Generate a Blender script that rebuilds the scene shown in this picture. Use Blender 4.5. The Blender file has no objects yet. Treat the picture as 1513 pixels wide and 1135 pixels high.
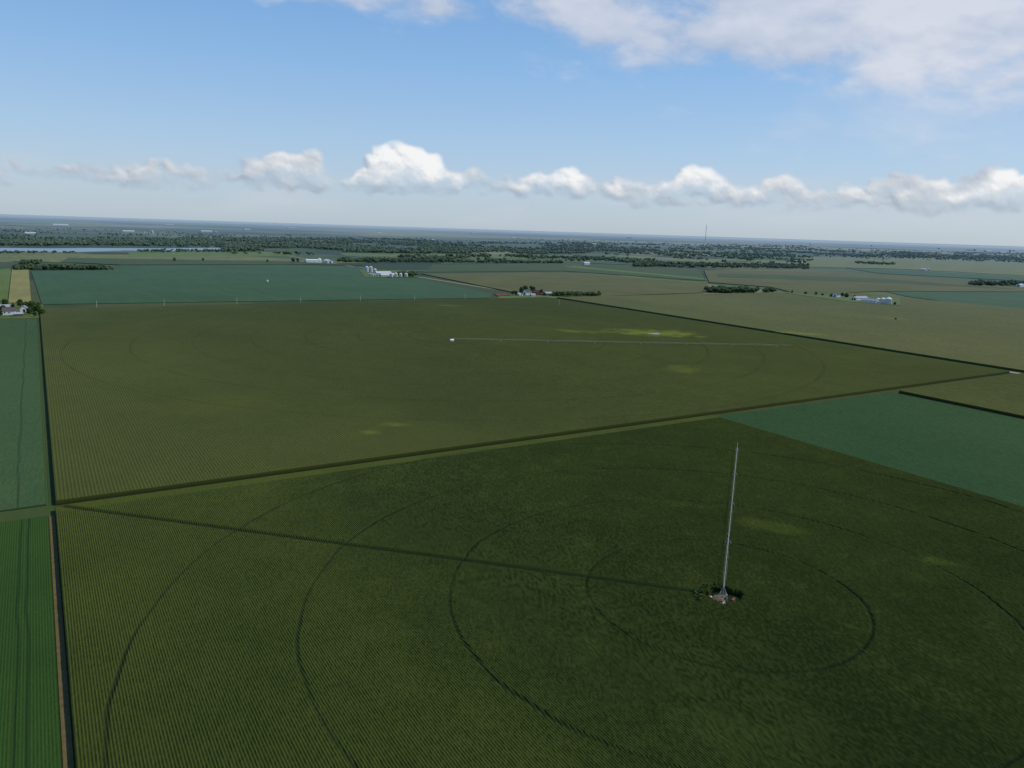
import bpy, bmesh, math, random
import numpy as np
from mathutils import Vector, Matrix
random.seed(3); R=np.random.default_rng(7)
S=bpy.context.scene
# ------------------------------------------------------------ camera
# world: +X = east along the section lines, +Y = north along the crop rows, Z up, metres
FPX=1125.0; CAM=Vector((1.5,-361.0,122.4)); YAW=math.radians(32); PIT=math.atan(227.5/FPX); ROL=math.atan(0.0317)
F0=Vector((math.sin(YAW),math.cos(YAW),0)); R0=Vector((math.cos(YAW),-math.sin(YAW),0)); Z=Vector((0,0,1))
FW=F0*math.cos(PIT)-Z*math.sin(PIT); UP=F0*math.sin(PIT)+Z*math.cos(PIT)
XC=R0*math.cos(ROL)+UP*math.sin(ROL); YC=UP*math.cos(ROL)-R0*math.sin(ROL)
cd=bpy.data.cameras.new("camera"); cam=bpy.data.objects.new("camera",cd); S.collection.objects.link(cam)
m=Matrix((XC,YC,-FW)).transposed().to_4x4(); m.translation=CAM; cam.matrix_world=m
cd.sensor_fit='HORIZONTAL'; cd.angle=2*math.atan(756.5/FPX); cd.clip_start=1; cd.clip_end=500000
S.camera=cam
def ray(px,py): return FW*FPX+XC*(px-756.5)-YC*(py-567.5)
def G(px,py,z=0.0):
    r=ray(px,py); t=(z-CAM.z)/r.z
    return Vector((CAM.x+r.x*t,CAM.y+r.y*t,z))
def AE(px,py):
    r=ray(px,py).normalized(); return math.atan2(r.x,r.y),math.asin(r.z)
S.view_settings.view_transform='Standard'; S.view_settings.look='None'; S.view_settings.exposure=0
# ------------------------------------------------------------ sun + world
SAZ=math.radians(112); SEL=math.radians(47)
sd=Vector((math.sin(SAZ)*math.cos(SEL),math.cos(SAZ)*math.cos(SEL),math.sin(SEL)))
L=bpy.data.lights.new("sun",'SUN'); L.energy=3.5; L.angle=math.radians(.5); L.color=(1,.94,.83)
lo=bpy.data.objects.new("sun",L); lo.rotation_euler=sd.to_track_quat('Z','Y').to_euler(); lo.location=(0,0,400); S.collection.objects.link(lo)

class NT:
    def __init__(s,t): s.t=t; s.n=t.nodes; s.l=t.links
    def put(s,inp,v):
        if hasattr(v,'is_linked'): s.l.new(v,inp)
        elif isinstance(v,(tuple,list)) and inp.type=='RGBA' and len(v)==3: inp.default_value=(*v,1)
        else: inp.default_value=v
    def math(s,op,a,b=None,c=None,clamp=False):
        n=s.n.new('ShaderNodeMath'); n.operation=op; n.use_clamp=clamp
        s.put(n.inputs[0],a)
        if b is not None: s.put(n.inputs[1],b)
        if c is not None: s.put(n.inputs[2],c)
        return n.outputs[0]
    def vmath(s,op,a,b=None):
        n=s.n.new('ShaderNodeVectorMath'); n.operation=op; s.put(n.inputs[0],a)
        if b is not None: s.put(n.inputs[1],b)
        return n.outputs['Value'] if op in('DISTANCE','LENGTH') else n.outputs[0]
    def mix(s,f,a,b,mode='MIX'):
        n=s.n.new('ShaderNodeMix'); n.data_type='RGBA'; n.blend_type=mode
        s.put(n.inputs[0],f); s.put(n.inputs[6],a); s.put(n.inputs[7],b); return n.outputs[2]
    def ss(s,v,a,b,lo=0.,hi=1.,kind='SMOOTHSTEP'):
        n=s.n.new('ShaderNodeMapRange'); n.interpolation_type=kind; s.put(n.inputs[0],v)
        for i,x in zip((1,2,3,4),(a,b,lo,hi)): s.put(n.inputs[i],x)
        return n.outputs[0]
    def noise(s,v,scale,detail=4,rough=.55,dist=0):
        n=s.n.new('ShaderNodeTexNoise'); s.put(n.inputs['Vector'],v); n.inputs['Scale'].default_value=scale
        n.inputs['Detail'].default_value=detail; n.inputs['Roughness'].default_value=rough; n.inputs['Distortion'].default_value=dist
        return n.outputs[0]
    def comb(s,x,y,z):
        n=s.n.new('ShaderNodeCombineXYZ'); s.put(n.inputs[0],x); s.put(n.inputs[1],y); s.put(n.inputs[2],z); return n.outputs[0]
    def sep(s,v):
        n=s.n.new('ShaderNodeSeparateXYZ'); s.put(n.inputs[0],v); return n.outputs
    def attr(s,name,out='Fac'):
        n=s.n.new('ShaderNodeAttribute'); n.attribute_name=name; return n.outputs[out]

W=bpy.data.worlds.new("World"); S.world=W; W.use_nodes=True; w=NT(W.node_tree); w.n.clear()
sky=w.n.new('ShaderNodeTexSky'); sky.sky_type='NISHITA'; sky.sun_disc=False; sky.sun_elevation=SEL; sky.sun_rotation=SAZ
sky.altitude=400; sky.air_density=1.0; sky.dust_density=1.0; sky.ozone_density=2.0
bg=w.n.new('ShaderNodeBackground'); bg.inputs[1].default_value=.11; w.l.new(sky.outputs[0],bg.inputs[0])
tc=w.n.new('ShaderNodeTexCoord'); dx,dy,dz=w.sep(tc.outputs['Generated'])
rp=w.n.new('ShaderNodeValToRGB'); e=rp.color_ramp.elements
stops=[(0.0,(.48,.585,.68)),(.045,(.48,.61,.755)),(.10,(.40,.59,.82)),(.19,(.27,.50,.83)),(.30,(.16,.38,.74)),(1.0,(.08,.21,.48))]
e[0].position=0; e[0].color=(*stops[0][1],1); e[1].position=1; e[1].color=(*stops[-1][1],1)
for p_,c_ in stops[1:-1]: q=e.new(p_); q.color=(*c_,1)
w.l.new(dz,rp.inputs[0])
b2=w.n.new('ShaderNodeBackground'); w.l.new(rp.outputs[0],b2.inputs[0])
mx=w.n.new('ShaderNodeMixShader'); mx.inputs[0].default_value=.78; w.l.new(bg.outputs[0],mx.inputs[1]); w.l.new(b2.outputs[0],mx.inputs[2])
wo=w.n.new('ShaderNodeOutputWorld'); w.l.new(mx.outputs[0],wo.inputs[0])

# ------------------------------------------------------------ materials
def material(name,fn,rough=.9,haze=True,spec=.1,metal=0):
    m=bpy.data.materials.new(name); m.use_nodes=True; t=NT(m.node_tree); t.n.clear()
    b=t.n.new('ShaderNodeBsdfPrincipled'); o=t.n.new('ShaderNodeOutputMaterial'); t.l.new(b.outputs[0],o.inputs[0])
    b.inputs['Roughness'].default_value=rough; b.inputs['Specular IOR Level'].default_value=spec; b.inputs['Metallic'].default_value=metal
    geo=t.n.new('ShaderNodeNewGeometry'); t.pos=geo.outputs['Position']; t.b=b
    col=fn(t)
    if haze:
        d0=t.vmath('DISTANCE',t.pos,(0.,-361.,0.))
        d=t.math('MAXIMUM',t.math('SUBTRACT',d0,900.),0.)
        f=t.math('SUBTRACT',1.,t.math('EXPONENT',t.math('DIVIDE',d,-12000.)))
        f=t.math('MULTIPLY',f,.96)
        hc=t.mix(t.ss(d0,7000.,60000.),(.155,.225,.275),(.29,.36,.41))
        col=t.mix(f,col,hc)  # aerial haze blended into the base colour by distance
    t.put(b.inputs['Base Color'],col); return m
def plain(name,c,var=.25,scale=1.,**k):
    def fn(t):
        n=t.noise(t.pos,scale,2); return t.mix(n,tuple(x*(1-var) for x in c),tuple(min(1,x*(1+var)) for x in c))
    return material(name,fn,**k)
def crop(name,dark,top,yellow=(.14,.16,.02)):
    def fn(t):
        tone=t.attr('tone'); pa=t.attr('patch'); so=t.attr('soil_shade')
        n=t.noise(t.pos,1.1,2,.7)
        k=t.math('ADD',tone,t.math('MULTIPLY',t.math('SUBTRACT',n,.5),.6),clamp=True)
        c=t.mix(k,dark,top); c=t.mix(pa,c,yellow)
        c=t.mix(t.math('MULTIPLY',so,.9),c,(.014,.021,.007)); return c  # dark tint: bare soil, plus painted shade in gaps and along field walls
    return material(name,fn)
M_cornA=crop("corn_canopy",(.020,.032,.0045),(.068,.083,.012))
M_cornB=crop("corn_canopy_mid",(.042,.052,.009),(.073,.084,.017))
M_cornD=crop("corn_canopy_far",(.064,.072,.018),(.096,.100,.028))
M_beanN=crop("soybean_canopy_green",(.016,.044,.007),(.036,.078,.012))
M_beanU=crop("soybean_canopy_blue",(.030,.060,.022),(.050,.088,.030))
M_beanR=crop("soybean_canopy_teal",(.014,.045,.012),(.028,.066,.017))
def sheetmat(name,a,b,sc=.02):
    def fn(t):
        x,y,z=t.sep(t.pos); v=t.comb(t.math('MULTIPLY',x,1.),t.math('MULTIPLY',y,.12),0.)
        n=t.noise(v,sc*3,4,.65); n2=t.noise(t.pos,sc*.4,4,.6)
        k=t.math('ADD',t.math('MULTIPLY',n,.5),t.math('MULTIPLY',n2,.5)); k=t.ss(k,.35,.65)
        return t.mix(k,a,b)
    return material(name,fn)
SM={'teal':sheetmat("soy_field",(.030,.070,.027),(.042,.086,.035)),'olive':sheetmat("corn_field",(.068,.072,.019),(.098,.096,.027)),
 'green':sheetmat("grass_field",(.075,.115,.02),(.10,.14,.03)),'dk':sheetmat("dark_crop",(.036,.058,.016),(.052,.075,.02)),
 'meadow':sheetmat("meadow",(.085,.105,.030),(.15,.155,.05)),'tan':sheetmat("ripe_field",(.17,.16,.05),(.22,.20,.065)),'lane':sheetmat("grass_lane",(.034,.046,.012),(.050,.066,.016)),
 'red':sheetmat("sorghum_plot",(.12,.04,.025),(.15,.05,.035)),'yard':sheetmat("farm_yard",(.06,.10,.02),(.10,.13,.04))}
def fn_ground(t):
    x,y,z=t.sep(t.pos)
    def cell(sx,sy,off):
        cx=t.math('FLOOR',t.math('DIVIDE',t.math('ADD',x,off),sx)); cy=t.math('FLOOR',t.math('DIVIDE',t.math('ADD',y,off*1.7),sy))
        n=t.n.new('ShaderNodeTexWhiteNoise'); n.noise_dimensions='2D'; t.put(n.inputs['Vector'],t.comb(cx,cy,0.)); return n.outputs[0]
    cols=[(.034,.062,.022),(.065,.075,.022),(.030,.062,.026),(.12,.14,.04),(.048,.062,.020),(.18,.17,.07),(.055,.09,.028),(.024,.044,.016)]
    def ramp(order,fac):
        r=t.n.new('ShaderNodeValToRGB'); r.color_ramp.interpolation='CONSTANT'; e=r.color_ramp.elements
        e[0].position=0; e[0].color=(*cols[order[0]],1); e[1].position=1/8; e[1].color=(*cols[order[1]],1)
        for i in range(2,8): q=e.new(i/8); q.color=(*cols[order[i]],1)
        t.put(r.inputs[0],fac); return r.outputs[0]
    a=ramp([0,1,2,3,4,5,6,7],cell(402.,805.,120.)); b=ramp([3,2,4,5,7,0,7,5],cell(1610.,3450.,77.))
    d=t.vmath('DISTANCE',t.pos,(0.,-361.,0.))
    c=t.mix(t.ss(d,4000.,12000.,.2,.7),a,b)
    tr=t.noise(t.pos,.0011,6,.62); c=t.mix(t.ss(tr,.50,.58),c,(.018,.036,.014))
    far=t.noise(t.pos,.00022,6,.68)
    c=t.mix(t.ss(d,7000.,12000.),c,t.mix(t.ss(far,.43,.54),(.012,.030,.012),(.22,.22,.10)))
    return c
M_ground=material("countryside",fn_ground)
M_gravel=plain("gravel_road",(.26,.235,.17),.2,.4)
M_soil=plain("bare_soil",(.15,.11,.065),.5,.8)
M_dirt=plain("dirt_edge",(.115,.088,.035),.5,.5)
M_water=material("river_water",lambda t:t.mix(t.noise(t.pos,.01,3),(.18,.24,.29),(.24,.30,.35)),rough=.5,spec=.3,haze=False)
M_pond=material("pond_water",lambda t:t.mix(t.noise(t.pos,.1,3),(.13,.16,.15),(.22,.24,.22)),rough=.4,spec=.3,haze=False)
M_galv=plain("galvanised_steel",(.50,.51,.50),.1,2,rough=.6,spec=.3)
M_arm=plain("weathered_galvanised_steel",(.34,.34,.32),.15,2,rough=.7,spec=.2)
M_white=plain("white_paint",(.70,.70,.68),.08,.3,rough=.6)
M_roofg=plain("grey_roof",(.30,.31,.33),.15,.5,rough=.7)
M_roofw=plain("white_metal_roof",(.60,.62,.64),.08,.3,rough=.5)
M_roofd=plain("dark_shingle",(.09,.08,.075),.2,1)
M_red=plain("barn_red",(.20,.045,.03),.2,.8)
M_dark=plain("dark_opening",(.03,.035,.04),.1,1)
M_wood=plain("weathered_wood",(.16,.12,.09),.2,1)
M_bark=plain("bark",(.09,.07,.05),.3,2)
M_rubber=plain("tyre_rubber",(.03,.03,.03),.1,1)
M_eng=plain("engine_red",(.17,.06,.035),.1,1,rough=.5)
M_pvc=plain("poly_tank",(.5,.5,.48),.05,1,rough=.4)
def fn_leaf(t):
    r=t.attr('tone'); return t.mix(r,(.016,.036,.008),(.055,.082,.018))
M_leaf=material("foliage",fn_leaf)
def fn_wood(t):
    r=t.attr('tone'); return t.mix(r,(.024,.048,.013),(.075,.105,.028))
M_woods=material("woodland_foliage",fn_wood)

# ------------------------------------------------------------ mesh helpers
def npmesh(name,V,Fc,mat,attrs=None,smooth=False,link=True):
    me=bpy.data.meshes.new(name); V=np.asarray(V,np.float32); Fc=np.asarray(Fc,np.int32); k=Fc.shape[1]
    me.vertices.add(len(V)); me.vertices.foreach_set('co',V.ravel())
    me.loops.add(Fc.size); me.loops.foreach_set('vertex_index',Fc.ravel())
    me.polygons.add(len(Fc)); me.polygons.foreach_set('loop_start',np.arange(0,Fc.size,k,dtype=np.int32))
    me.polygons.foreach_set('loop_total',np.full(len(Fc),k,np.int32))
    me.polygons.foreach_set('use_smooth',np.full(len(Fc),smooth))
    me.update(calc_edges=True)
    for a,v in (attrs or {}).items():
        at=me.attributes.new(a,'FLOAT','POINT'); at.data.foreach_set('value',np.asarray(v,np.float32).ravel())
    me.materials.append(mat)
    ob=bpy.data.objects.new(name,me)
    if link: S.collection.objects.link(ob)
    return ob
LAT=[np.random.default_rng(100+i).random((256,256)) for i in range(6)]
def vn(x,y,s,seed=0):
    a=LAT[seed%6]; x=x/s+500.3; y=y/s+500.7; xi=np.floor(x).astype(int); yi=np.floor(y).astype(int); fx=x-xi; fy=y-yi
    fx=fx*fx*(3-2*fx); fy=fy*fy*(3-2*fy); g=lambda i,j:a[(xi+i)%256,(yi+j)%256]
    return (g(0,0)*(1-fx)+g(1,0)*fx)*(1-fy)+(g(0,1)*(1-fx)+g(1,1)*fx)*fy
def fbm(x,y,s,oct=6,rough=.55,seed=0):
    t=0;a=1;n=0
    for i in range(oct):
        c,sn=math.cos(i*.9+.3),math.sin(i*.9+.3)
        t=t+a*vn(x*c-y*sn+i*7.3*s,x*sn+y*c,s,seed+i); n+=a; a*=rough; s*=.5
    return t/n
# ------------------------------------------------------------ clouds: a far sky shell, computed in azimuth / elevation
PXR=1/1125.0
az=np.arange(-.62,1.62,.00115); el=np.arange(.002,.44,.00105); AZ,EL=np.meshgrid(az,el)
U=AZ/PXR; Vv=EL/PXR
def ae(px,py): a,e=AE(px,py); return a/PXR,e/PXR
wu=(fbm(U,Vv,26,5,.55,1)-.5); wv=(fbm(U+900,Vv,26,5,.55,2)-.5); fu=(fbm(U,Vv,7,4,.6,3)-.5); fv=(fbm(U+500,Vv,7,4,.6,4)-.5)
Uw=U+wu*26+fu*12; Vw=Vv+wv*20+fv*10
T=np.zeros_like(U); Hh=np.zeros_like(U); Wt=np.zeros_like(U); BS=np.full_like(U,0.)
rc=np.random.default_rng(21)
# (px, base y, top y, half width, whiteness)
cum=[(12,252,238,46,.0),(130,266,245,44,.12),(190,268,242,50,.2),(250,268,241,46,.25),(315,266,248,38,.1),(376,246,229,17,.0),(425,272,232,44,.15),(447,264,222,28,.35),(512,249,243,7,.9),
 (585,270,214,42,1.),(625,274,220,40,1.),(553,274,244,34,.9),(690,270,246,28,.5),(510,280,268,34,.7),(650,287,275,60,.4),
 (743,282,262,20,.4),(790,283,257,32,.6),(834,280,248,34,.95),(872,278,263,11,.5),(810,288,276,50,.4),
 (928,290,261,28,.35),(972,298,272,36,.55),(1028,284,247,36,.85),(1052,304,288,46,.6),(1098,297,271,36,.35),(1148,291,261,33,.5),(1190,302,276,34,.35),(1240,300,275,40,.35),(1325,282,254,29,.05),(1300,304,278,46,.45),
 (1375,300,269,40,.4),(1452,276,250,25,.0),(1440,303,277,48,.45),(1492,296,261,36,.95),(1570,295,254,50,.8),(1680,297,258,60,.6),(1800,290,248,70,.6),(-60,264,242,46,.1),(-180,264,238,60,.2),(-320,266,240,70,.4),(92,276,270,22,.7),(205,297,294,5,.7),(313,284,281,5,.7),
 (870,324,321,22,.4),(760,303,298,30,.3),(1120,314,307,50,.3),(1350,316,308,60,.35)]
for (px,base,top,hw,wh) in cum:
    cx,cy=ae(px,base); h=base-top; n=int(10+hw*h/26)
    for i in range(n):
        u=rc.uniform(-1,1); prof=(1-abs(u)**2.1)**.6; v=rc.random()**.8*prof
        r=h*rc.uniform(.12,.35)*(1-.35*v)+1.0; x=cx+u*hw; y=cy+max(0,v*h-r*.6); z0=rc.uniform(0,h*.5)*(1-v*.4)
        j0,j1=np.searchsorted(az,[(x-r*1.8-32)*PXR,(x+r*1.8+32)*PXR]); i0,i1=np.searchsorted(el,[(y-r*1.6-26)*PXR,(y+r*1.6+26)*PXR])
        if j1<=j0 or i1<=i0: continue
        sl=(slice(i0,i1),slice(j0,j1)); dx_=(Uw[sl]-x)/1.25; dy_=Vw[sl]-y; dy_=np.where(dy_<0,dy_*1.35,dy_); q=1-(dx_**2+dy_**2)/(r*r)
        s=np.sqrt(np.clip(q,0,1))
        T[sl]+=s*r*.10; hh=z0+s*r; up=(q>0)&(hh>Hh[sl]); Hh[sl]=np.where(up,hh,Hh[sl])
        Wt[sl]=np.where(q>0,np.maximum(wh,Wt[sl]*.6),Wt[sl]); BS[sl]=np.where(up,np.clip((Vw[sl]-cy)/h,0,1.2),BS[sl])
def blur(a,k):
    for _ in range(2):
        for ax in(0,1):
            c=np.cumsum(np.pad(a,[(k+1,k) if ax==i else (0,0) for i in(0,1)],'edge'),axis=ax)
            n=a.shape[ax]; a=(np.take(c,range(2*k+1,2*k+1+n),ax)-np.take(c,range(0,n),ax))/(2*k+1)
    return a
fine=fbm(U,Vv,16,6,.6,5); mid=fbm(U,Vv*1.6,45,5,.55,2)
Hb=blur(Hh,1)+ (fine-.5)*16*(Hh>0); Hb2=blur(Hh,4)
gy,gx=np.gradient(Hb); gy2,gx2=np.gradient(Hb2); gx=gx*.35+gx2; gy=gy*.35+gy2
lit=np.clip(-(gx*.55+gy*.85)*.30+.5,0,1)
Wb=blur(Wt,5); Bb=blur(BS,3)
alpha=1-np.exp(-blur(T,2)*1.05); alpha=np.clip((alpha-.09)/.82,0,1)*np.clip(.40+Bb*1.3+1.0*(fine-.5)+1.2*(mid-.5),0,1)
bri=np.clip(.08+Wb*.46+(lit-.5)*(.5+.6*Wb)+Bb*.42*(.25+Wb)+(mid-.5)*.45+(fine-.5)*.25,0,1)[...,None]
ccol=np.array([.345,.41,.505])*(1-bri)+np.array([.95,.94,.93])*bri
lev=lambda px,py: ae(px,py)[1]
hb=fbm(U,Vv*4.5,150,6,.55,2); st=np.clip((hb-.42)*4,0,1)*np.clip((Vv-lev(760,342))/30,0,1)*np.clip((lev(760,245)-Vv)/45,0,1)*.55
hcol=np.array([.56,.62,.69])+0*ccol
# upper altocumulus sheet
C2=np.full_like(U,-9.)
for (px,base,top,hw,hd) in [(1000,58,-25,225,78),(1130,50,-80,250,88),(900,45,-40,110,55),(1400,0,-120,330,92),(1600,-20,-200,300,100),(1100,-10,-120,420,80),(540,-6,-60,130,28),(640,14,-20,100,32),(870,5,-60,170,60),(1800,0,-200,350,100),(450,-44,-140,300,40)]:
    x,y=ae(px,base); hu=base-top; dyy=Vv-y; C2=np.maximum(C2,1-np.sqrt(((U-x)/hw)**2+np.where(dyy>0,dyy/hu,-dyy/hd)**2))
sx=U*.9+Vv*.5; h1=fbm(sx+wu*40,Vv*2.3+wv*30,170,8,.56,0); h2=fbm(sx,Vv*1.9,60,6,.6,3)
d2=C2*1.25+(h1-.5)*2.0+(h2-.5)*1.2; a2=np.clip((d2+.06)/.98,0,1); a2=a2*a2*(3-2*a2)*.84
x,y=ae(1440,135); C3=1-np.sqrt(((U-x)/340)**2+((Vv-y)/100)**2); a3=np.clip(C3*1.1+(h1-.5)*1.8+(h2-.5)*1.4,0,1)*.32; a2=1-(1-a2)*(1-a3)
g1=np.gradient(blur(h1,3)); sh=np.clip(.5+(h1-.5)*1.3-g1[0]*18+(h2-.5)*1.1,0,1)[...,None]
ucol=np.array([.46,.53,.67])*(1-sh)+np.array([.71,.73,.80])*sh
A=alpha*.92; col=ccol*A[...,None]; tr=1-A
for aa,cc in((st,hcol),(a2,ucol)): col=col+cc*(tr*aa)[...,None]; tr=tr*(1-aa)
AA=1-tr; col=col/np.maximum(AA,1e-4)[...,None]
fade=np.clip((AZ-az[0])/.15,0,1)*np.clip((az[-1]-AZ)/.15,0,1)*np.clip((el[-1]-EL)/.03,0,1); AA=AA*fade
RS=180000.; P=np.stack([np.sin(AZ)*np.cos(EL)*RS,np.cos(AZ)*np.cos(EL)*RS,np.sin(EL)*RS+120],-1)+np.array([0,-361.,0])
ny,nx=AZ.shape; I=np.arange(nx*ny).reshape(ny,nx); Q=np.stack([I[:-1,:-1],I[:-1,1:],I[1:,1:],I[1:,:-1]],-1)
keep=(AA[:-1,:-1]+AA[1:,1:]+AA[:-1,1:]+AA[1:,:-1])>.004
mc=bpy.data.materials.new("cloud_vapour"); mc.use_nodes=True; t=NT(mc.node_tree); t.n.clear()
em=t.n.new('ShaderNodeEmission'); tp=t.n.new('ShaderNodeBsdfTransparent'); ms=t.n.new('ShaderNodeMixShader'); oo=t.n.new('ShaderNodeOutputMaterial')
cc=t.n.new('ShaderNodeCombineColor')
for i,k in enumerate(('cr','cg','cb')): t.l.new(t.attr(k),cc.inputs[i])
t.l.new(cc.outputs[0],em.inputs[0]); t.l.new(t.attr('ca'),ms.inputs[0]); t.l.new(tp.outputs[0],ms.inputs[1]); t.l.new(em.outputs[0],ms.inputs[2]); t.l.new(ms.outputs[0],oo.inputs[0])
mc.cycles.emission_sampling='NONE'
npmesh("sky",P.reshape(-1,3),Q[keep],mc,{'cr':col[...,0],'cg':col[...,1],'cb':col[...,2],'ca':AA},smooth=True)

# ------------------------------------------------------------ crops
def patchf(x,y,lst):
    P=np.zeros_like(x)
    for (px,py,rx,ry,st) in lst:
        c=G(px,py,2.4); d=math.hypot(c.x-CAM.x,c.y-CAM.y); f=np.array([(c.x-CAM.x)/d,(c.y-CAM.y)/d])
        rl=rx*d/FPX; rd=ry*d*d/(120*FPX)
        a=(x-c.x)*f[1]-(y-c.y)*f[0]; b=(x-c.x)*f[0]+(y-c.y)*f[1]
        r=np.sqrt((a/rl)**2+(b/rd)**2)+(vn(x,y,14,1)-.5)*.9+(vn(x,y,4,2)-.5)*.4
        P=np.maximum(P,np.clip((1.15-r)*1.3,0,1)*st)
    return P
def crop_field(name,e0,e1,n0,n1,de,dn,h,mat,pitch=None,rz=.2,patches=(),rings=None,lane=None,tracks=None,endrow=0,tvar=.35,rt=.45,shade_grad=None):
    xs=np.arange(e0,e1+de*.5,de); ys=np.arange(n0,n1+dn*.5,dn)
    ys[0]=ys[1]-.25; ys[-1]=ys[-2]+.25; xs[0]=xs[1]-.25; xs[-1]=xs[-2]+.25
    X,Y=np.meshgrid(xs,ys)
    rnd=R.random(X.shape); big=fbm(X,Y*.6,150,5,.6,0); med=fbm(X,Y,22,4,.6,2)
    if pitch:
        wob=(vn(X,Y,9,4)-.5)*.2*pitch
        ridge=.5+.5*np.cos((X+wob)*2*math.pi/pitch)
        if endrow:
            er=(Y>n1-endrow)|(Y<n0+endrow); r2=.5+.35*np.cos(np.arange(len(ys))*math.pi)[:,None]+0*X; ridge=np.where(er,r2,ridge)
    else: ridge=rnd.copy()
    zz=h*(1-rz)+h*rz*ridge+h*rz*rt*(rnd-.5)+h*.04*(vn(X,Y,5,5)-.5)
    tone=np.clip(.25+rt*ridge+.25*(rnd-.5)+tvar*3*(big-.5)+.35*(med-.5),0,1)
    if shade_grad: tone=np.clip(tone+shade_grad(X,Y),0,1)
    soil_shade=np.zeros_like(X)
    if rings:
        cx,cy,sp,k,wd,st=rings; d=np.hypot(X-cx,Y-cy); kk=np.clip(np.round(d/sp),1,k); dd=np.abs(d-kk*sp+(vn(X,Y,12,2)-.5)*.8)
        on=np.clip(1.6-dd/wd,0,1)*np.clip(.25+.8*vn(X,Y,25,1),0,1)*st
        zz-=h*.16*on; tone*=1-.7*on; soil_shade=np.maximum(soil_shade,on*.85)
    if lane:
        (ax,ay),(bx,by),wd=lane; dxl,dyl=bx-ax,by-ay; ll=math.hypot(dxl,dyl); tt=((X-ax)*dxl+(Y-ay)*dyl)/ll; dd=np.abs((X-ax)*dyl-(Y-ay)*dxl)/ll
        k=np.clip((wd+.7-dd)/1.4,0,1)*((tt>-3)&(tt<ll)); k=k*k*(3-2*k)
        zz=zz-k*h*.32; soil_shade=np.maximum(soil_shade,k*.85); tone=tone*(1-.5*k)  # shade of the lane gap tinted into the colour along with its soil
        dp=np.hypot(X-bx,Y-by); on=(dp+(vn(X,Y,3,1)-.5)*3)<6.0
        zz=np.where(on,.35+.2*rnd,zz); soil_shade=np.where(on,1,soil_shade); tone=np.where(on,.3*rnd,tone)
    if tracks:
        for tx in tracks:
            on=np.clip(1.5-np.abs(X-tx+(vn(X*0,Y,20,2)-.5)*1.2)/.4,0,1)*.6; zz-=h*.3*on; tone*=1-.8*on; soil_shade=np.maximum(soil_shade,on*.8)
    P=patchf(X,Y,patches) if patches else np.zeros_like(X)
    zz=zz*(1-.15*P); edge=np.zeros_like(X,bool); edge[0]=edge[-1]=True; edge[:,0]=edge[:,-1]=True
    zz=np.where(edge,.0,np.maximum(zz,.08)); tone=np.where(edge,0,tone); soil_shade=np.where(edge,.75,soil_shade)  # outer corn walls tinted dark, their shade put into the colour
    ny,nx=X.shape; I=np.arange(nx*ny).reshape(ny,nx)
    Q=np.stack([I[:-1,:-1],I[:-1,1:],I[1:,1:],I[1:,:-1]],-1).reshape(-1,4)
    return npmesh(name,np.stack([X,Y,zz],-1).reshape(-1,3),Q,mat,{'tone':tone,'patch':P,'soil_shade':soil_shade})
# ------------------------------------------------------------ ground
N=96; rad=[0,300,1000,3000,8000,20000,60000,160000,300000]
V=[(0,0,0)]
for r in rad[1:]:
    for i in range(N): a=2*math.pi*i/N; V.append((r*math.cos(a),r*math.sin(a),0))
bm=bmesh.new(); vs=[bm.verts.new(v) for v in V]
for i in range(N): bm.faces.new((vs[0],vs[1+i],vs[1+(i+1)%N]))
for k in range(len(rad)-2):
    for i in range(N):
        a=1+k*N+i; b=1+k*N+(i+1)%N; bm.faces.new((vs[a],vs[a+N],vs[b+N],vs[b]))
me=bpy.data.meshes.new("ground"); bm.to_mesh(me); bm.free(); me.materials.append(M_ground)
ob=bpy.data.objects.new("ground",me); S.collection.objects.link(ob)
PV=(193.0,-195.3)
crop_field("corn_field",0,388.5,-390,-1.2,.375,.9,2.4,M_cornA,pitch=.75,rz=.10,endrow=9,rt=.42,tvar=.28,
  patches=[(1145,778,75,9,.28),(1385,828,32,7,.32),(1010,745,60,6,.15)],rings=(PV[0],PV[1],46.8,4,.5,.95),lane=((0,0),PV,1.15),
  shade_grad=lambda X,Y:(Y+200)/200*.14)  # foreground cloud shadow put into the crop tone, darker southwards
crop_field("corn_field",0,804,2.5,813,.75,2.5,2.4,M_cornB,pitch=1.5,rz=.09,rt=.32,
  patches=[(545,638,18,3,.5),(583,627,26,5,.45),(1018,546,28,6,.4),(845,489,36,2.4,.5),(660,451,22,2,.4),(975,492,70,4.4,1.),(1170,492,34,1.2,.5),(300,600,120,14,.08)],
  rings=(402,402,55.5,7,1.0,.35))
crop_field("soybean_field",391,594,-420,-2,.75,1.5,.9,M_beanR,rz=.15)
crop_field("corn_field",600,1100,-420,-3,1.5,3,2.4,M_cornB,pitch=3,rz=.1)
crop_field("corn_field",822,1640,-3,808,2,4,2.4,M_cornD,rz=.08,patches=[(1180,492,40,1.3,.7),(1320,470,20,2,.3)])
crop_field("soybean_field",-220,-2.3,-395,-8,.38,.9,.9,M_beanN,pitch=.76,rz=.12,tracks=[-9.5,-12,-22,-24.5,-60,-62])
crop_field("soybean_field",-420,-2.0,4,706,.75,2.5,.9,M_beanU,rz=.12,tracks=[-14,-40])

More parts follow.
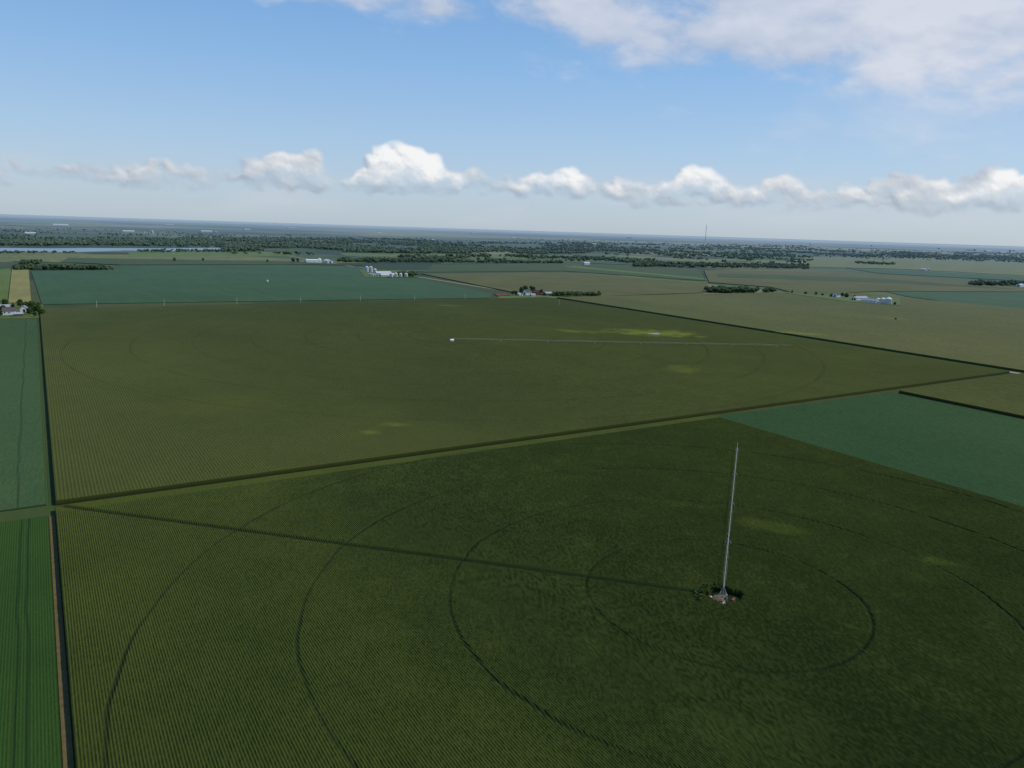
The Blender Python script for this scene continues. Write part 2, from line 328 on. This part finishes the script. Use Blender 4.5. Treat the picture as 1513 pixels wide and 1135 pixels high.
NZ=[0]
def sheet(name,pts,mat,z=.5,px=True,skirt=True):
    NZ[0]+=1; z=z+NZ[0]*.012
    P=[G(a,b,z) if px else Vector((a,b,z)) for a,b in pts]
    bm=bmesh.new(); top=[bm.verts.new(p) for p in P]; bm.faces.new(top)
    if skirt:
        lo=[bm.verts.new((p.x,p.y,.0)) for p in P]; n=len(P)
        for i in range(n): bm.faces.new((top[i],lo[i],lo[(i+1)%n],top[(i+1)%n]))
    bmesh.ops.recalc_face_normals(bm,faces=bm.faces)
    me=bpy.data.meshes.new(name); bm.to_mesh(me); bm.free(); me.materials.append(mat)
    if me.polygons[0].normal.z<0: me.flip_normals()
    ob=bpy.data.objects.new(name,me); S.collection.objects.link(ob); return ob
def rect(a,b,c,d): return [(a,c),(b,c),(b,d),(a,d)]
sheet("grass_lane",rect(-.2,2000,-6,5),SM['lane'],.02,False)
sheet("grass_lane",rect(-500,-.3,-8,5),SM['dk'],.02,False)
sheet("dirt_lane",rect(-2.2,-.1,-395,-8),M_dirt,.12,False)
sheet("grass_lane",rect(-2.0,-.1,5,812),SM['dk'],.06,False)
sheet("gravel_road",rect(-4000,5000,816,824),M_gravel,.02,False)
sheet("gravel_road",rect(809,817,-600,7000),M_gravel,.08,False)
sheet("gravel_road",rect(-4000,7000,1655,1662),M_gravel,.02,False)
f=lambda k,pts,nm,z=.8: sheet(nm,pts,SM[k],z)
f('teal',[(46,400),(170,398),(178,393),(425,391),(530,394),(540,410),(612,411),(728,434),(722,440),(62,449.5)],"soybean_field")
f('olive',[(622,404),(830,402),(1045,417),(1040,432),(890,437.5),(842,438),(756,431)],"corn_field",2.)
f('dk',[(640,391),(850,389),(1030,397),(1045,415),(830,400),(626,402)],"crop_field",1.)
f('green',[(830,394),(850,393),(1040,411),(1040,413)],"grass_strip",1.2)
f('green',[(845,403),(860,403),(1040,418),(1030,418.5)],"grass_strip",2.2)
f('teal',[(660,387),(940,387),(1030,395),(850,388.2),(650,390)],"soybean_field",1.4)
f('olive',[(1040,399),(1300,405),(1513,425),(1700,440),(1700,445),(1513,431),(1300,430),(1180,434),(1140,424),(1048,417)],"corn_field",2.)
f('dk',[(1060,404),(1290,411),(1500,427),(1300,417),(1060,409)],"crop_field",2.3)
f('teal',[(1310,431),(1400,428),(1513,429),(1800,447),(1800,490),(1513,461),(1340,438)],"soybean_field",.9)
f('meadow',[(0,375),(190,376),(300,375),(430,383),(540,388),(430,389.5),(170,390),(20,386),(0,387),(-200,387),(-200,373)],"meadow")
f('green',[(190,373),(420,373),(440,378),(190,380)],"grass_field")
f('green',[(500,374),(650,375),(835,378),(830,383),(660,381),(510,378)],"grass_field")
f('meadow',[(1190,379),(1513,384),(1800,393),(1800,425),(1513,407),(1320,397),(1180,394)],"meadow")
f('teal',[(1250,396),(1320,398.5),(1513,409),(1513,415),(1300,404)],"soybean_field",1.2)
f('dk',[(100,381),(430,386),(535,391.5),(425,390.2),(178,391),(90,387)],"crop_field",1.5)
f('tan',[(18,394),(42,394),(46,446),(12,447)],"ripe_grain_strip",1.2)
f('green',[(-100,400),(0,398),(17,396),(11,444),(-100,448)],"grass_field")
f('yard',[(-150,452),(0,448),(64,450),(62,470),(-150,474)],"farm_yard",.1)
f('yard',[(758,430),(885,432),(888,438.5),(752,438)],"farm_yard",.1)
f('yard',[(1160,433),(1330,440),(1330,451),(1255,446)],"farm_yard",2.5)
f('yard',[(530,398),(610,400),(618,409),(540,409.5)],"farm_yard",1.)
f('red',[(730,434),(748,433),(752,436),(735,437)],"sorghum_plot",1.)
f('green',[(740,437.5),(900,438.5),(838,440.4),(735,440.4)],"grass_strip",.3)
sheet("river",[(-400,358),(0,366.5),(75,367),(130,366.5),(230,367),(335,366),(340,369),(235,371),(180,370),(130,371.5),(90,372.5),(0,371),(-400,366)],M_water,1.0)
P0=G(968,493,2.4)
bm=bmesh.new(); c=[bm.verts.new((P0.x+math.cos(a)*(7+2*math.sin(3*a)),P0.y+math.sin(a)*(9+3*math.cos(2*a)),2.25)) for a in np.linspace(0,2*math.pi,28,endpoint=False)]
bm.faces.new(c); me=bpy.data.meshes.new("pond"); bm.to_mesh(me); bm.free(); me.materials.append(M_pond); S.collection.objects.link(bpy.data.objects.new("pond",me))

# ------------------------------------------------------------ generic part builder
class MB:
    def __init__(s): s.V=[]; s.F=[]
    def tube(s,a,b,r,r2=None,n=6,cap=False):
        a=Vector(a); b=Vector(b); r2=r if r2 is None else r2; d=(b-a).normalized()
        u=d.cross(Z if abs(d.z)<.9 else Vector((1,0,0))).normalized(); v=d.cross(u); k=len(s.V)
        for p,rr in((a,r),(b,r2)):
            for i in range(n): t=2*math.pi*i/n; s.V.append(p+(u*math.cos(t)+v*math.sin(t))*rr)
        for i in range(n): j=(i+1)%n; s.F.append((k+i,k+j,k+n+j,k+n+i))
        if cap: s.F.append(tuple(range(k,k+n))[::-1]); s.F.append(tuple(range(k+n,k+2*n)))
    def box(s,c,d,rot=0):
        k=len(s.V); cr,sr=math.cos(rot),math.sin(rot)
        for z in(-.5,.5):
            for x,y in((-.5,-.5),(.5,-.5),(.5,.5),(-.5,.5)):
                X=x*d[0];Y=y*d[1]; s.V.append(Vector((c[0]+X*cr-Y*sr,c[1]+X*sr+Y*cr,c[2]+z*d[2])))
        for q in((0,3,2,1),(4,5,6,7),(0,1,5,4),(1,2,6,5),(2,3,7,6),(3,0,4,7)): s.F.append(tuple(k+i for i in q))
    def poly(s,pts): k=len(s.V); s.V+= [Vector(p) for p in pts]; s.F.append(tuple(range(k,k+len(pts))))
    def obj(s,name,mat,parent=None,smooth=False):
        me=bpy.data.meshes.new(name); me.from_pydata([tuple(v) for v in s.V],[],s.F); me.materials.append(mat)
        if smooth:
            for p in me.polygons: p.use_smooth=True
        ob=bpy.data.objects.new(name,me); S.collection.objects.link(ob)
        if parent: ob.parent=parent
        return ob
def empty(name,loc,rot=0):
    e=bpy.data.objects.new(name,None); e.location=loc; e.rotation_euler=(0,0,rot); S.collection.objects.link(e); e.empty_display_size=1; return e

def irrigator(loc,ang,spans,span,over,pr=.13,mat=M_arm):
    E=empty("center_pivot_irrigator",loc,ang)  # arm along local +X
    pipe=MB(); tr=MB(); tw=MB(); wh=MB(); H=4.3; n=10
    for s in range(spans):
        x0=s*span; pts=[(x0+span*i/n,0,H+.5*math.sin(math.pi*i/n)) for i in range(n+1)]
        for a,b in zip(pts,pts[1:]): pipe.tube(a,b,pr,n=6)
        low=[(x0+span*i/n,sd*.55*math.sin(math.pi*i/n)**.5 if 0<i<n else 0,pts[i][2]-1.1*math.sin(math.pi*i/n)**.5 if 0<i<n else H) for sd in(-1,1) for i in range(n+1)]
        for q in(0,n+1):
            for i in range(n): tr.tube(low[q+i],low[q+i+1],pr*.2,n=4)
            for i in range(1,n): tr.tube(low[q+i],pts[i],pr*.22,n=4)
        for i in range(1,n): tr.tube(low[i],low[n+1+i],pr*.2,n=4)
        x=x0+span
        for sd in(-1,1):
            tw.tube((x,0,H),(x-.5,sd*1.9,.8),pr*.5,n=5); tw.tube((x,0,H),(x+.5,sd*1.9,.8),pr*.5,n=5)
            wh.tube((x-.18,sd*2.,.75),(x+.18,sd*2.,.75),.75,n=16,cap=True); tw.tube((x-.5,sd*1.1,2.6),(x+.5,sd*1.1,2.6),pr*.4,n=4)
        tw.tube((x,-2.,.8),(x,2.,.8),pr*.8,n=6); tw.box((x,.5,H-.3),(.25,.25,.4))
        for i in range(int(span/5)): pipe.tube((x0+5*i+2,0,H+.3),(x0+5*i+2,0,2.9),.012,n=3)
    xe=spans*span; pipe.tube((xe,0,H),(xe+over,0,H+.1),pr*.8); tr.tube((xe,0,H+1.2),(xe+over*.8,0,H+.1),pr*.2,n=4); tr.tube((xe,0,H),(xe,0,H+1.2),pr*.3,n=4)
    pipe.tube((xe+over,0,H+.1),(xe+over,0,H+.6),pr)
    for sx in(-1,1):
        for sy in(-1,1): tw.tube((sx*1.8,sy*1.8,0),(sx*.35,sy*.35,H+.1),pr*.7,n=5)
    for zc,k in((1.2,1.42),(2.6,.95)):
        c=[(-k,-k,zc),(k,-k,zc),(k,k,zc),(-k,k,zc)]
        for i in range(4): tw.tube(c[i],c[(i+1)%4],pr*.45,n=4)
    pipe.tube((0,0,0),(0,0,H+.5),pr*1.2,n=8); tw.box((.0,-1.3,1.8),(.7,.3,1.0))
    pipe.obj("water_pipe",mat,E,True); tr.obj("truss",mat,E); tw.obj("drive_towers",mat,E); wh.obj("wheels",M_rubber,E)
    return E
end=G(1090,655,5.5); irrigator((PV[0],PV[1],.1),math.atan2(end.y-PV[1],end.x-PV[0]),4,46.8,10,.095)
c2=G(670,498,6); e2=G(1163,508,6); irrigator((c2.x,c2.y,.1),math.atan2(e2.y-c2.y,e2.x-c2.x),7,52,18,.14)
E=empty("pump_shed",(c2.x-4,c2.y-4,0)); b=MB(); b.box((0,0,1.8),(3.6,3,3.6)); b.obj("walls",M_white,E); b=MB(); b.poly([(-2.,-1.8,3.5),(2.,-1.8,3.5),(2.,0,4.6),(-2.,0,4.6)]); b.poly([(-2.,1.8,3.5),(2.,1.8,3.5),(2.,0,4.6),(-2.,0,4.6)]); b.obj("roof",M_roofw,E)
b=MB(); b.box((0,-1.53,1.2),(1.,.05,2.2)); b.obj("door",M_dark,E)

# pad + equipment
bm=bmesh.new(); k=[]
for i in range(30):
    a=2*math.pi*i/30; r=3.9+1.2*math.sin(3*a)+.6*math.sin(7*a); k.append(bm.verts.new((PV[0]-3+1.2*r*math.cos(a),PV[1]+.3+.8*r*math.sin(a),.62)))
bm.faces.new(k); me=bpy.data.meshes.new("bare_soil_pad"); bm.to_mesh(me); bm.free(); me.materials.append(M_soil); S.collection.objects.link(bpy.data.objects.new("bare_soil_pad",me))
E=empty("diesel_pump_engine",(PV[0]-3,PV[1]-2.2,.63),.5)
b=MB(); b.box((0,0,.2),(3.2,1.5,.2)); b.tube((-1.8,0,.6),(-1.2,0,.6),.4,n=10,cap=True); b.obj("skid",M_galv,E)
b=MB(); b.box((0,0,.9),(2.2,1.1,1.2)); b.box((.2,0,1.6),(1.6,.8,.2)); b.obj("engine_housing",M_wood,E)
b=MB(); b.tube((.6,.2,1.7),(.6,.2,2.6),.07,n=8,cap=True); b.box((1.2,0,.9),(.15,1.,1.)); b.obj("exhaust_and_radiator",M_dark,E)
E=empty("fertilizer_tank",(PV[0]-5,PV[1]+1.2,.63),0)
b=MB(); 
for z0,z1,r0,r1 in((0,.1,.7,.8),(.1,1.4,.8,.8),(1.4,1.7,.8,.4),(1.7,1.85,.25,.25)): b.tube((0,0,z0),(0,0,z1),r0,r1,n=16,cap=True)
b.obj("tank_body",M_pvc,E,True)
b=MB(); b.tube((0,0,1.85),(0,0,1.92),.28,n=12,cap=True); b.obj("lid",M_dark,E)
E=empty("fuel_tank",(PV[0]+1,PV[1]-3.6,.5),.3)
b=MB(); b.tube((-1.,0,1.2),(1.,0,1.2),.45,n=14,cap=True); b.obj("cylinder_tank",M_eng,E,False)
b=MB(); 
for sx in(-.8,.8): 
    for sy in(-.4,.4): b.tube((sx,sy,0),(sx,sy*.6,.95),.06,n=5)
b.obj("stand",M_galv,E)

# ------------------------------------------------------------ buildings
def building(name,px,py,wd,ln,h,rh,rot,wall,roof,doors=2,z=.2,wins=4,chim=False):
    p=G(px,py,z); E=empty(name,p,rot)
    b=MB(); w2,l2=wd/2,ln/2
    b.poly([(-l2,-w2,0),(l2,-w2,0),(l2,-w2,h),(-l2,-w2,h)]); b.poly([(l2,w2,0),(-l2,w2,0),(-l2,w2,h),(l2,w2,h)])
    b.poly([(l2,-w2,0),(l2,w2,0),(l2,w2,h),(l2,0,h+rh),(l2,-w2,h)]); b.poly([(-l2,w2,0),(-l2,-w2,0),(-l2,-w2,h),(-l2,0,h+rh),(-l2,w2,h)])
    b.obj("walls",wall,E)
    b=MB(); o=.5; s=rh/w2
    for sg in(-1,1):
        b.poly([(-l2-o,sg*(w2+o),h-o*s+.08),(l2+o,sg*(w2+o),h-o*s+.08),(l2+o,0,h+rh+.08),(-l2-o,0,h+rh+.08)])
        b.poly([(-l2-o,sg*(w2+o),h-o*s-.12),(l2+o,sg*(w2+o),h-o*s-.12),(l2+o,sg*(w2+o),h-o*s+.08),(-l2-o,sg*(w2+o),h-o*s+.08)])
    b.obj("roof",roof,E)
    b=MB()
    for sg in(-1,1):
        for i in range(wins):
            x=-l2+ln*(i+.5)/wins; b.box((x,sg*(w2+.02),h*.55),(min(1.4,ln/wins*.4),.08,h*.28))
    for i in range(doors):
        b.box((-l2-.03,(i-(doors-1)/2)*wd*.4,h*.4),(.1,wd*.28,h*.8)); b.box((l2+.03,(i-(doors-1)/2)*wd*.4,h*.4),(.1,wd*.28,h*.8))
    b.obj("windows_and_doors",M_dark,E)
    if chim: b=MB(); b.box((l2*.3,.8,h+rh+.2),(.7,.7,1.6)); b.obj("chimney",M_red,E)
    return E
def bin_(px,py,r,h,z=.2):
    p=G(px,py,z); E=empty("grain_bin",p)
    b=MB(); nb=max(4,int(h/1.1))
    for i in range(nb):
        z0=h*i/nb; z1=h*(i+1)/nb; zm=(z0+z1)/2; b.tube((0,0,z0),(0,0,zm),r,r*1.012,n=28); b.tube((0,0,zm),(0,0,z1),r*1.012,r,n=28)
    b.obj("corrugated_wall",M_galv,E)
    b=MB(); b.tube((0,0,h),(0,0,h+r*.55),r*1.03,r*.12,n=28); b.tube((0,0,h+r*.55),(0,0,h+r*.55+.6),r*.14,r*.14,n=10,cap=True); b.obj("cone_roof",M_roofw,E)
    b=MB(); b.box((r*1.03,0,1.1),(.1,1.1,2.)); 
    for k in(-.25,.25): b.tube((0+k,-r*1.05,0),(k,-r*1.05,h),.05,n=4)
    b.obj("door_and_ladder",M_dark,E)
for x,y,r,h in((542,402,4.5,13),(548,402,4.5,13),(554,403,4,9),(578,409.5,4,8),(600,409,4,7),(592,409,4,7),(585,409,4.,8)): bin_(x,y,r,h,1.)
building("machine_shed",573,408,14,40,4,2.5,0,M_white,M_roofw,z=1.,wins=8)
building("machine_shed",552,407.5,14,30,4,2.5,math.pi/2,M_white,M_roofg,z=1.)
building("cattle_barn",566,405,12,40,4,2.5,0,M_white,M_roofw,z=1.)
building("farm_house",779,436,11,13,6.5,4,.0,M_white,M_roofd,1,.2,3,True)
building("red_barn",793,435.5,12,15,5,4,math.pi/2,M_red,M_roofd,1)
building("machine_shed",812,436.5,12,24,4.5,2.5,0,M_wood,M_roofg,2)
building("garage",787,437.5,7,9,3,2,0,M_white,M_roofg,1)
building("machine_shed",768,437,8,11,3.5,2,math.pi/2,M_white,M_roofw,1)
building("machine_shed",1270,443,13,40,4.5,3,0,M_white,M_roofg,z=2.6)
building("machine_shed",1286,447,12,34,4.5,3,math.pi/2,M_white,M_roofg,z=2.6)
building("farm_house",1236,439,10,13,6,3.5,0,M_white,M_roofd,1,2.6,3,True)
for x,y,r,h in((1312,449,6.5,10),(1304,447.5,5,8),(1297,447,4,7)): bin_(x,y,r,h,2.6)
building("farm_house",14,465,11,14,5.5,3.6,.0,M_white,M_roofd,1,.2,3,True)
building("farm_house",36,461,9,12,5,3.2,math.pi/2,M_white,M_roofg,1,.2,3,True)
building("machine_shed",2,458,11,20,4.5,2.5,0,M_wood,M_roofg)
building("garage",27,467,8,10,3,2,0,M_wood,M_roofg,1)
building("machine_shed",-30,462,12,22,4.5,2.5,0,M_white,M_roofg)
for x,y,wd,ln,k in((463,388,16,50,0),(485,388.5,18,40,1),(866,391,14,26,0),(878,361.5,20,60,0),(190,343,30,90,0),(215,345,25,60,1),(305,343,35,110,0),(320,344,30,60,1),(1183,388,14,30,0),(1365,400,12,24,1),
  (1110,352,40,90,0),(760,352,30,90,0),(640,356,30,60,1),(1460,372,60,220,0),(1480,374,50,160,0),(1435,370,60,200,1),(1500,371,60,160,0),(1390,368,60,150,0),(45,346,25,60,0),(1507,424,12,24,0),(985,362,24,60,0),(365,340,40,90,0),(560,345,30,90,0),
  (250,333,60,160,0),(430,338,60,150,0),(700,345,60,160,0),(930,352,60,160,1),(1200,361,60,160,0),(1290,364,60,160,0),(90,334,60,160,0)):
    building("distant_farm_shed",x,y,wd,ln,6+wd*.1,wd*.18,k*math.pi/2,M_white,M_roofw,1,1.,3)
for x,y,r,h in((472,388,5,12),(1176,388,5,10),(1372,400,4,8),(225,345,9,20),(1492,373,14,45),(1440,371,12,40),(395,417,2.2,3.5)): bin_(x,y,r,h,1.)

# radio mast
p=G(1042,356,0); d=math.hypot(p.x-CAM.x,p.y-CAM.y); top=CAM.z+(349.5-334)*d/FPX
E=empty("radio_mast",p); b=MB(); s=d/16000*4.5
for a in range(3):
    t=a*2*math.pi/3; b.tube((s*math.cos(t),s*math.sin(t),0),(s*math.cos(t),s*math.sin(t),top),s*.35,n=4)
for i in range(24):
    z0=top*i/24; t=(i%3)*2*math.pi/3; t2=t+2*math.pi/3; b.tube((s*math.cos(t),s*math.sin(t),z0),(s*math.cos(t2),s*math.sin(t2),z0+top/24),s*.25,n=3)
b.obj("lattice_tower",M_roofg,E)
b=MB()
for t in range(3):
    a=t*2.094+.4; b.tube((0,0,top*.9),(math.cos(a)*top*.5,math.sin(a)*top*.5,0),s*.03,n=3)
b.obj("guy_wires",M_roofg,E)

# utility poles
for px,py in((238,450.5),(345,449),(438,447),(527,445.5),(610,444.5),(685,443),(760,441.8),(826,452),(140,451.5)):
    p=G(px,py,0); p.y=814.5 if px!=826 else p.y; p.z=0
    E=empty("utility_pole",p); b=MB(); b.tube((0,0,0),(0,0,11.5),.26,.17,n=7,cap=True); b.obj("pole",M_galv,E)
    b=MB(); b.box((0,0,10.8),(.2,2.6,.2)); b.box((0,.5,9.6),(.4,.4,.9)); 
    for k in(-1.1,0,1.1): b.tube((0,k,10.9),(0,k,11.3),.07,n=5)
    b.obj("crossarm",M_wood,E)

# ------------------------------------------------------------ trees
def icob(sub):
    bm=bmesh.new(); bmesh.ops.create_icosphere(bm,subdivisions=sub,radius=1); bm.verts.ensure_lookup_table()
    v=np.array([x.co[:] for x in bm.verts]); f_=np.array([[q.index for q in x.verts] for x in bm.faces]); bm.free(); return v,f_
I1=icob(1)
def clumps(name,C,Rxyz,T,ico,mat,jit=.3):
    C=np.asarray(C);Rxyz=np.asarray(Rxyz);n=len(C); bv,bf=ico; k=len(bv)
    a=R.random(n)*6.28; ca,sa=np.cos(a)[:,None],np.sin(a)[:,None]
    x=bv[:,0]*ca-bv[:,1]*sa; y=bv[:,0]*sa+bv[:,1]*ca; z=np.broadcast_to(bv[:,2],x.shape)
    P=np.stack([x,y,z],-1)*(1+(R.random((n,k,1))-.5)*2*jit); P=P*Rxyz[:,None,:]+C[:,None,:]
    tone=np.clip(np.asarray(T)[:,None]+(R.random((n,k))-.5)*.4,0,1)
    Fa=(bf[None]+ (np.arange(n)*k)[:,None,None]).reshape(-1,3)
    return npmesh(name,P.reshape(-1,3),Fa,mat,{'tone':tone})
def tree_proto(seed,h):
    rs=np.random.default_rng(seed); b=MB(); b.tube((0,0,0),(.2,.1,h*.4),h*.035,h*.022,n=7)
    C=[];Rr=[];T=[]
    for i in range(8):
        a=i*2.4+rs.random(); r=h*(.14+.16*rs.random()); z=h*(.45+.4*rs.random()); b.tube((.2,.1,h*(.28+.1*rs.random())),(r*math.cos(a),r*math.sin(a),z),h*.016,h*.004,n=5)
    for i in range(46):
        a=rs.random()*6.28; zz=rs.random(); prof=math.sin(math.pi*min(1,.18+zz*.78))**.7; r=h*.32*prof*math.sqrt(rs.random())
        C.append((r*math.cos(a),r*math.sin(a),h*(.26+.66*zz))); q=h*(.055+.06*rs.random()); Rr.append((q*1.2,q*1.2,q)); T.append(.25+.6*rs.random())
    o=clumps("crown",C,Rr,T,I1,M_leaf,.4); cr=o.data; bpy.data.objects.remove(o)
    n=700; V=[];F_=[];TT=[]
    for i in range(n):
        c=C[rs.integers(len(C))]; d=rs.normal(size=3); d/=np.linalg.norm(d); p=np.array(c)+d*h*.115; u=rs.normal(size=3)*h*.022; v=rs.normal(size=3)*h*.022
        V+=[p-u,p+u,p+v]; F_.append((3*i,3*i+1,3*i+2)); TT+=[rs.random()]*3
    o=npmesh("leaves",np.array(V),np.array(F_),M_leaf,{'tone':np.array(TT)}); lv=o.data; bpy.data.objects.remove(o)
    o=b.obj("trunk",M_bark); tm=o.data; bpy.data.objects.remove(o); return tm,cr,lv
protos=[tree_proto(s,10.) for s in range(4)]
def tree(px,py,h,z=.1,name="cottonwood_tree"):
    p=G(px,py,z); E=empty(name,p,random.random()*6.28); s=h/10; E.scale=(s*random.uniform(.9,1.25),s*random.uniform(.9,1.25),s)
    for nm,me in zip(("trunk","crown","leaves"),random.choice(protos)):
        o=bpy.data.objects.new(nm,me); o.parent=E; S.collection.objects.link(o)
for x,y,h in((8,453,11),(30,455,12),(48,459,13),(57,464,12),(44,465,9),(20,458,9),(62,466,9),(-10,460,11),(0,468,8),(52,468,7),(-30,466,12),(5,461,9),(39,457,10),(50,463,11),(58,458,10),
   (762,437,10),(771,434,14),(776,433,15),(784,432,13),(800,434,10),(758,436.5,9),(788,434,14),(822,437,9),
   (1250,441,12),(1262,442,9),(1228,440,9),(1244,439,10),(1190,436,8),(1205,437,9),(1215,438,7),(1322,452,8),(1323,474,5),(1170,434,8),
   (258,387,13),(433,388,16),(440,388,14),(395,388,10),(300,386,10),(596,409,10),(606,409.5,11),(610,410,9),(588,407,10)):
    tree(x,y,h)
def grove(name,px0,px1,py0,py1,n,h0,h1,wfac=.45,z=0,mask=0,mat=M_leaf,ico=I1,lobes=4,tilt=0):
    C=[];Rr=[];T=[]
    for i in range(n):
        px=random.uniform(px0,px1); py=random.uniform(py0,py1)+tilt*(px-px0)
        p=G(px,py,z)
        if mask and vn(np.array([p.x]),np.array([p.y]),380,3)[0]*.6+vn(np.array([p.x]),np.array([p.y]),130,1)[0]*.4<mask: continue
        h=random.uniform(h0,h1); d=math.hypot(p.x-CAM.x,p.y-CAM.y); wd=max(h*wfac,d*.0012); t=random.random()
        for k in range(lobes):
            C.append((p.x+random.gauss(0,wd*.55),p.y+random.gauss(0,wd*.55),h*random.uniform(.35,.72))); q=wd*random.uniform(.5,.9); Rr.append((q,q,h*random.uniform(.2,.33))); T.append(min(1,max(0,t*.6+.4*random.random())))
    if C: clumps(name,C,Rr,T,ico,mat,.35)
grove("windbreak_trees",22,165,397.5,399.5,120,9,15,tilt=.002)
grove("windbreak_trees",1046,1118,430,432.5,110,10,15,tilt=.03)
grove("windbreak_trees",1128,1142,432,433,16,9,13)
grove("windbreak_trees",820,886,436.8,438.2,90,7,11,tilt=.012)
grove("windbreak_trees",588,614,405,409,40,8,12)
grove("windbreak_trees",1432,1560,419,423,120,10,16,tilt=.01)
grove("windbreak_trees",1265,1320,388,390.5,70,10,15,tilt=.04)
grove("windbreak_trees",500,665,384.5,388,260,9,15,tilt=.003)
grove("windbreak_trees",665,830,387.5,389,200,8,14,tilt=.004)
grove("windbreak_trees",935,1195,390,395,420,10,17,tilt=.012)
grove("windbreak_trees",30,60,389,392,30,9,14)
grove("windbreak_trees",1320,1500,375,378,260,9,15,tilt=.02)
grove("riverbank_trees",205,345,371,373,110,7,12)
grove("riverbank_trees",0,120,373,375,50,6,9)
grove("river_woodland",-300,340,352,364,3400,11,19,mask=.36,mat=M_woods,lobes=3)
grove("river_woodland",330,640,352,374,4200,11,20,mask=.42,mat=M_woods,lobes=3,tilt=.006)
grove("river_woodland",340,900,362,376,2200,10,18,mask=.48,mat=M_woods,lobes=3,tilt=.012)
grove("river_woodland",590,1200,356,386,6500,11,20,mask=.47,mat=M_woods,lobes=3,tilt=.012)
grove("river_woodland",1180,1700,368,378,1900,10,17,mask=.48,mat=M_woods,lobes=3,tilt=.022)
grove("distant_woodland",-300,760,333,350,2800,10,18,mask=.54,mat=M_woods,lobes=2,tilt=.028)
grove("distant_woodland",760,1800,352,366,2800,10,18,mask=.54,mat=M_woods,lobes=2,tilt=.030)
grove("distant_woodland",-300,1800,325,334,2400,12,20,mask=.56,mat=M_woods,lobes=1,tilt=.0315)
# brush around the pivot clearing
C=[];Rr=[];T=[]
for i in range(150):
    a=random.uniform(.6,3.1); r=random.uniform(5.8,8.2); x=PV[0]-2+r*1.15*math.cos(a); y=PV[1]+r*math.sin(a); q=random.uniform(.25,.6)
    C.append((x,y,random.uniform(1.,3.0))); Rr.append((q,q,q)); T.append(random.random()*.6)
clumps("shrub_thicket",C,Rr,T,I1,M_leaf,.45)
print("SUNOK",len(bpy.data.objects))
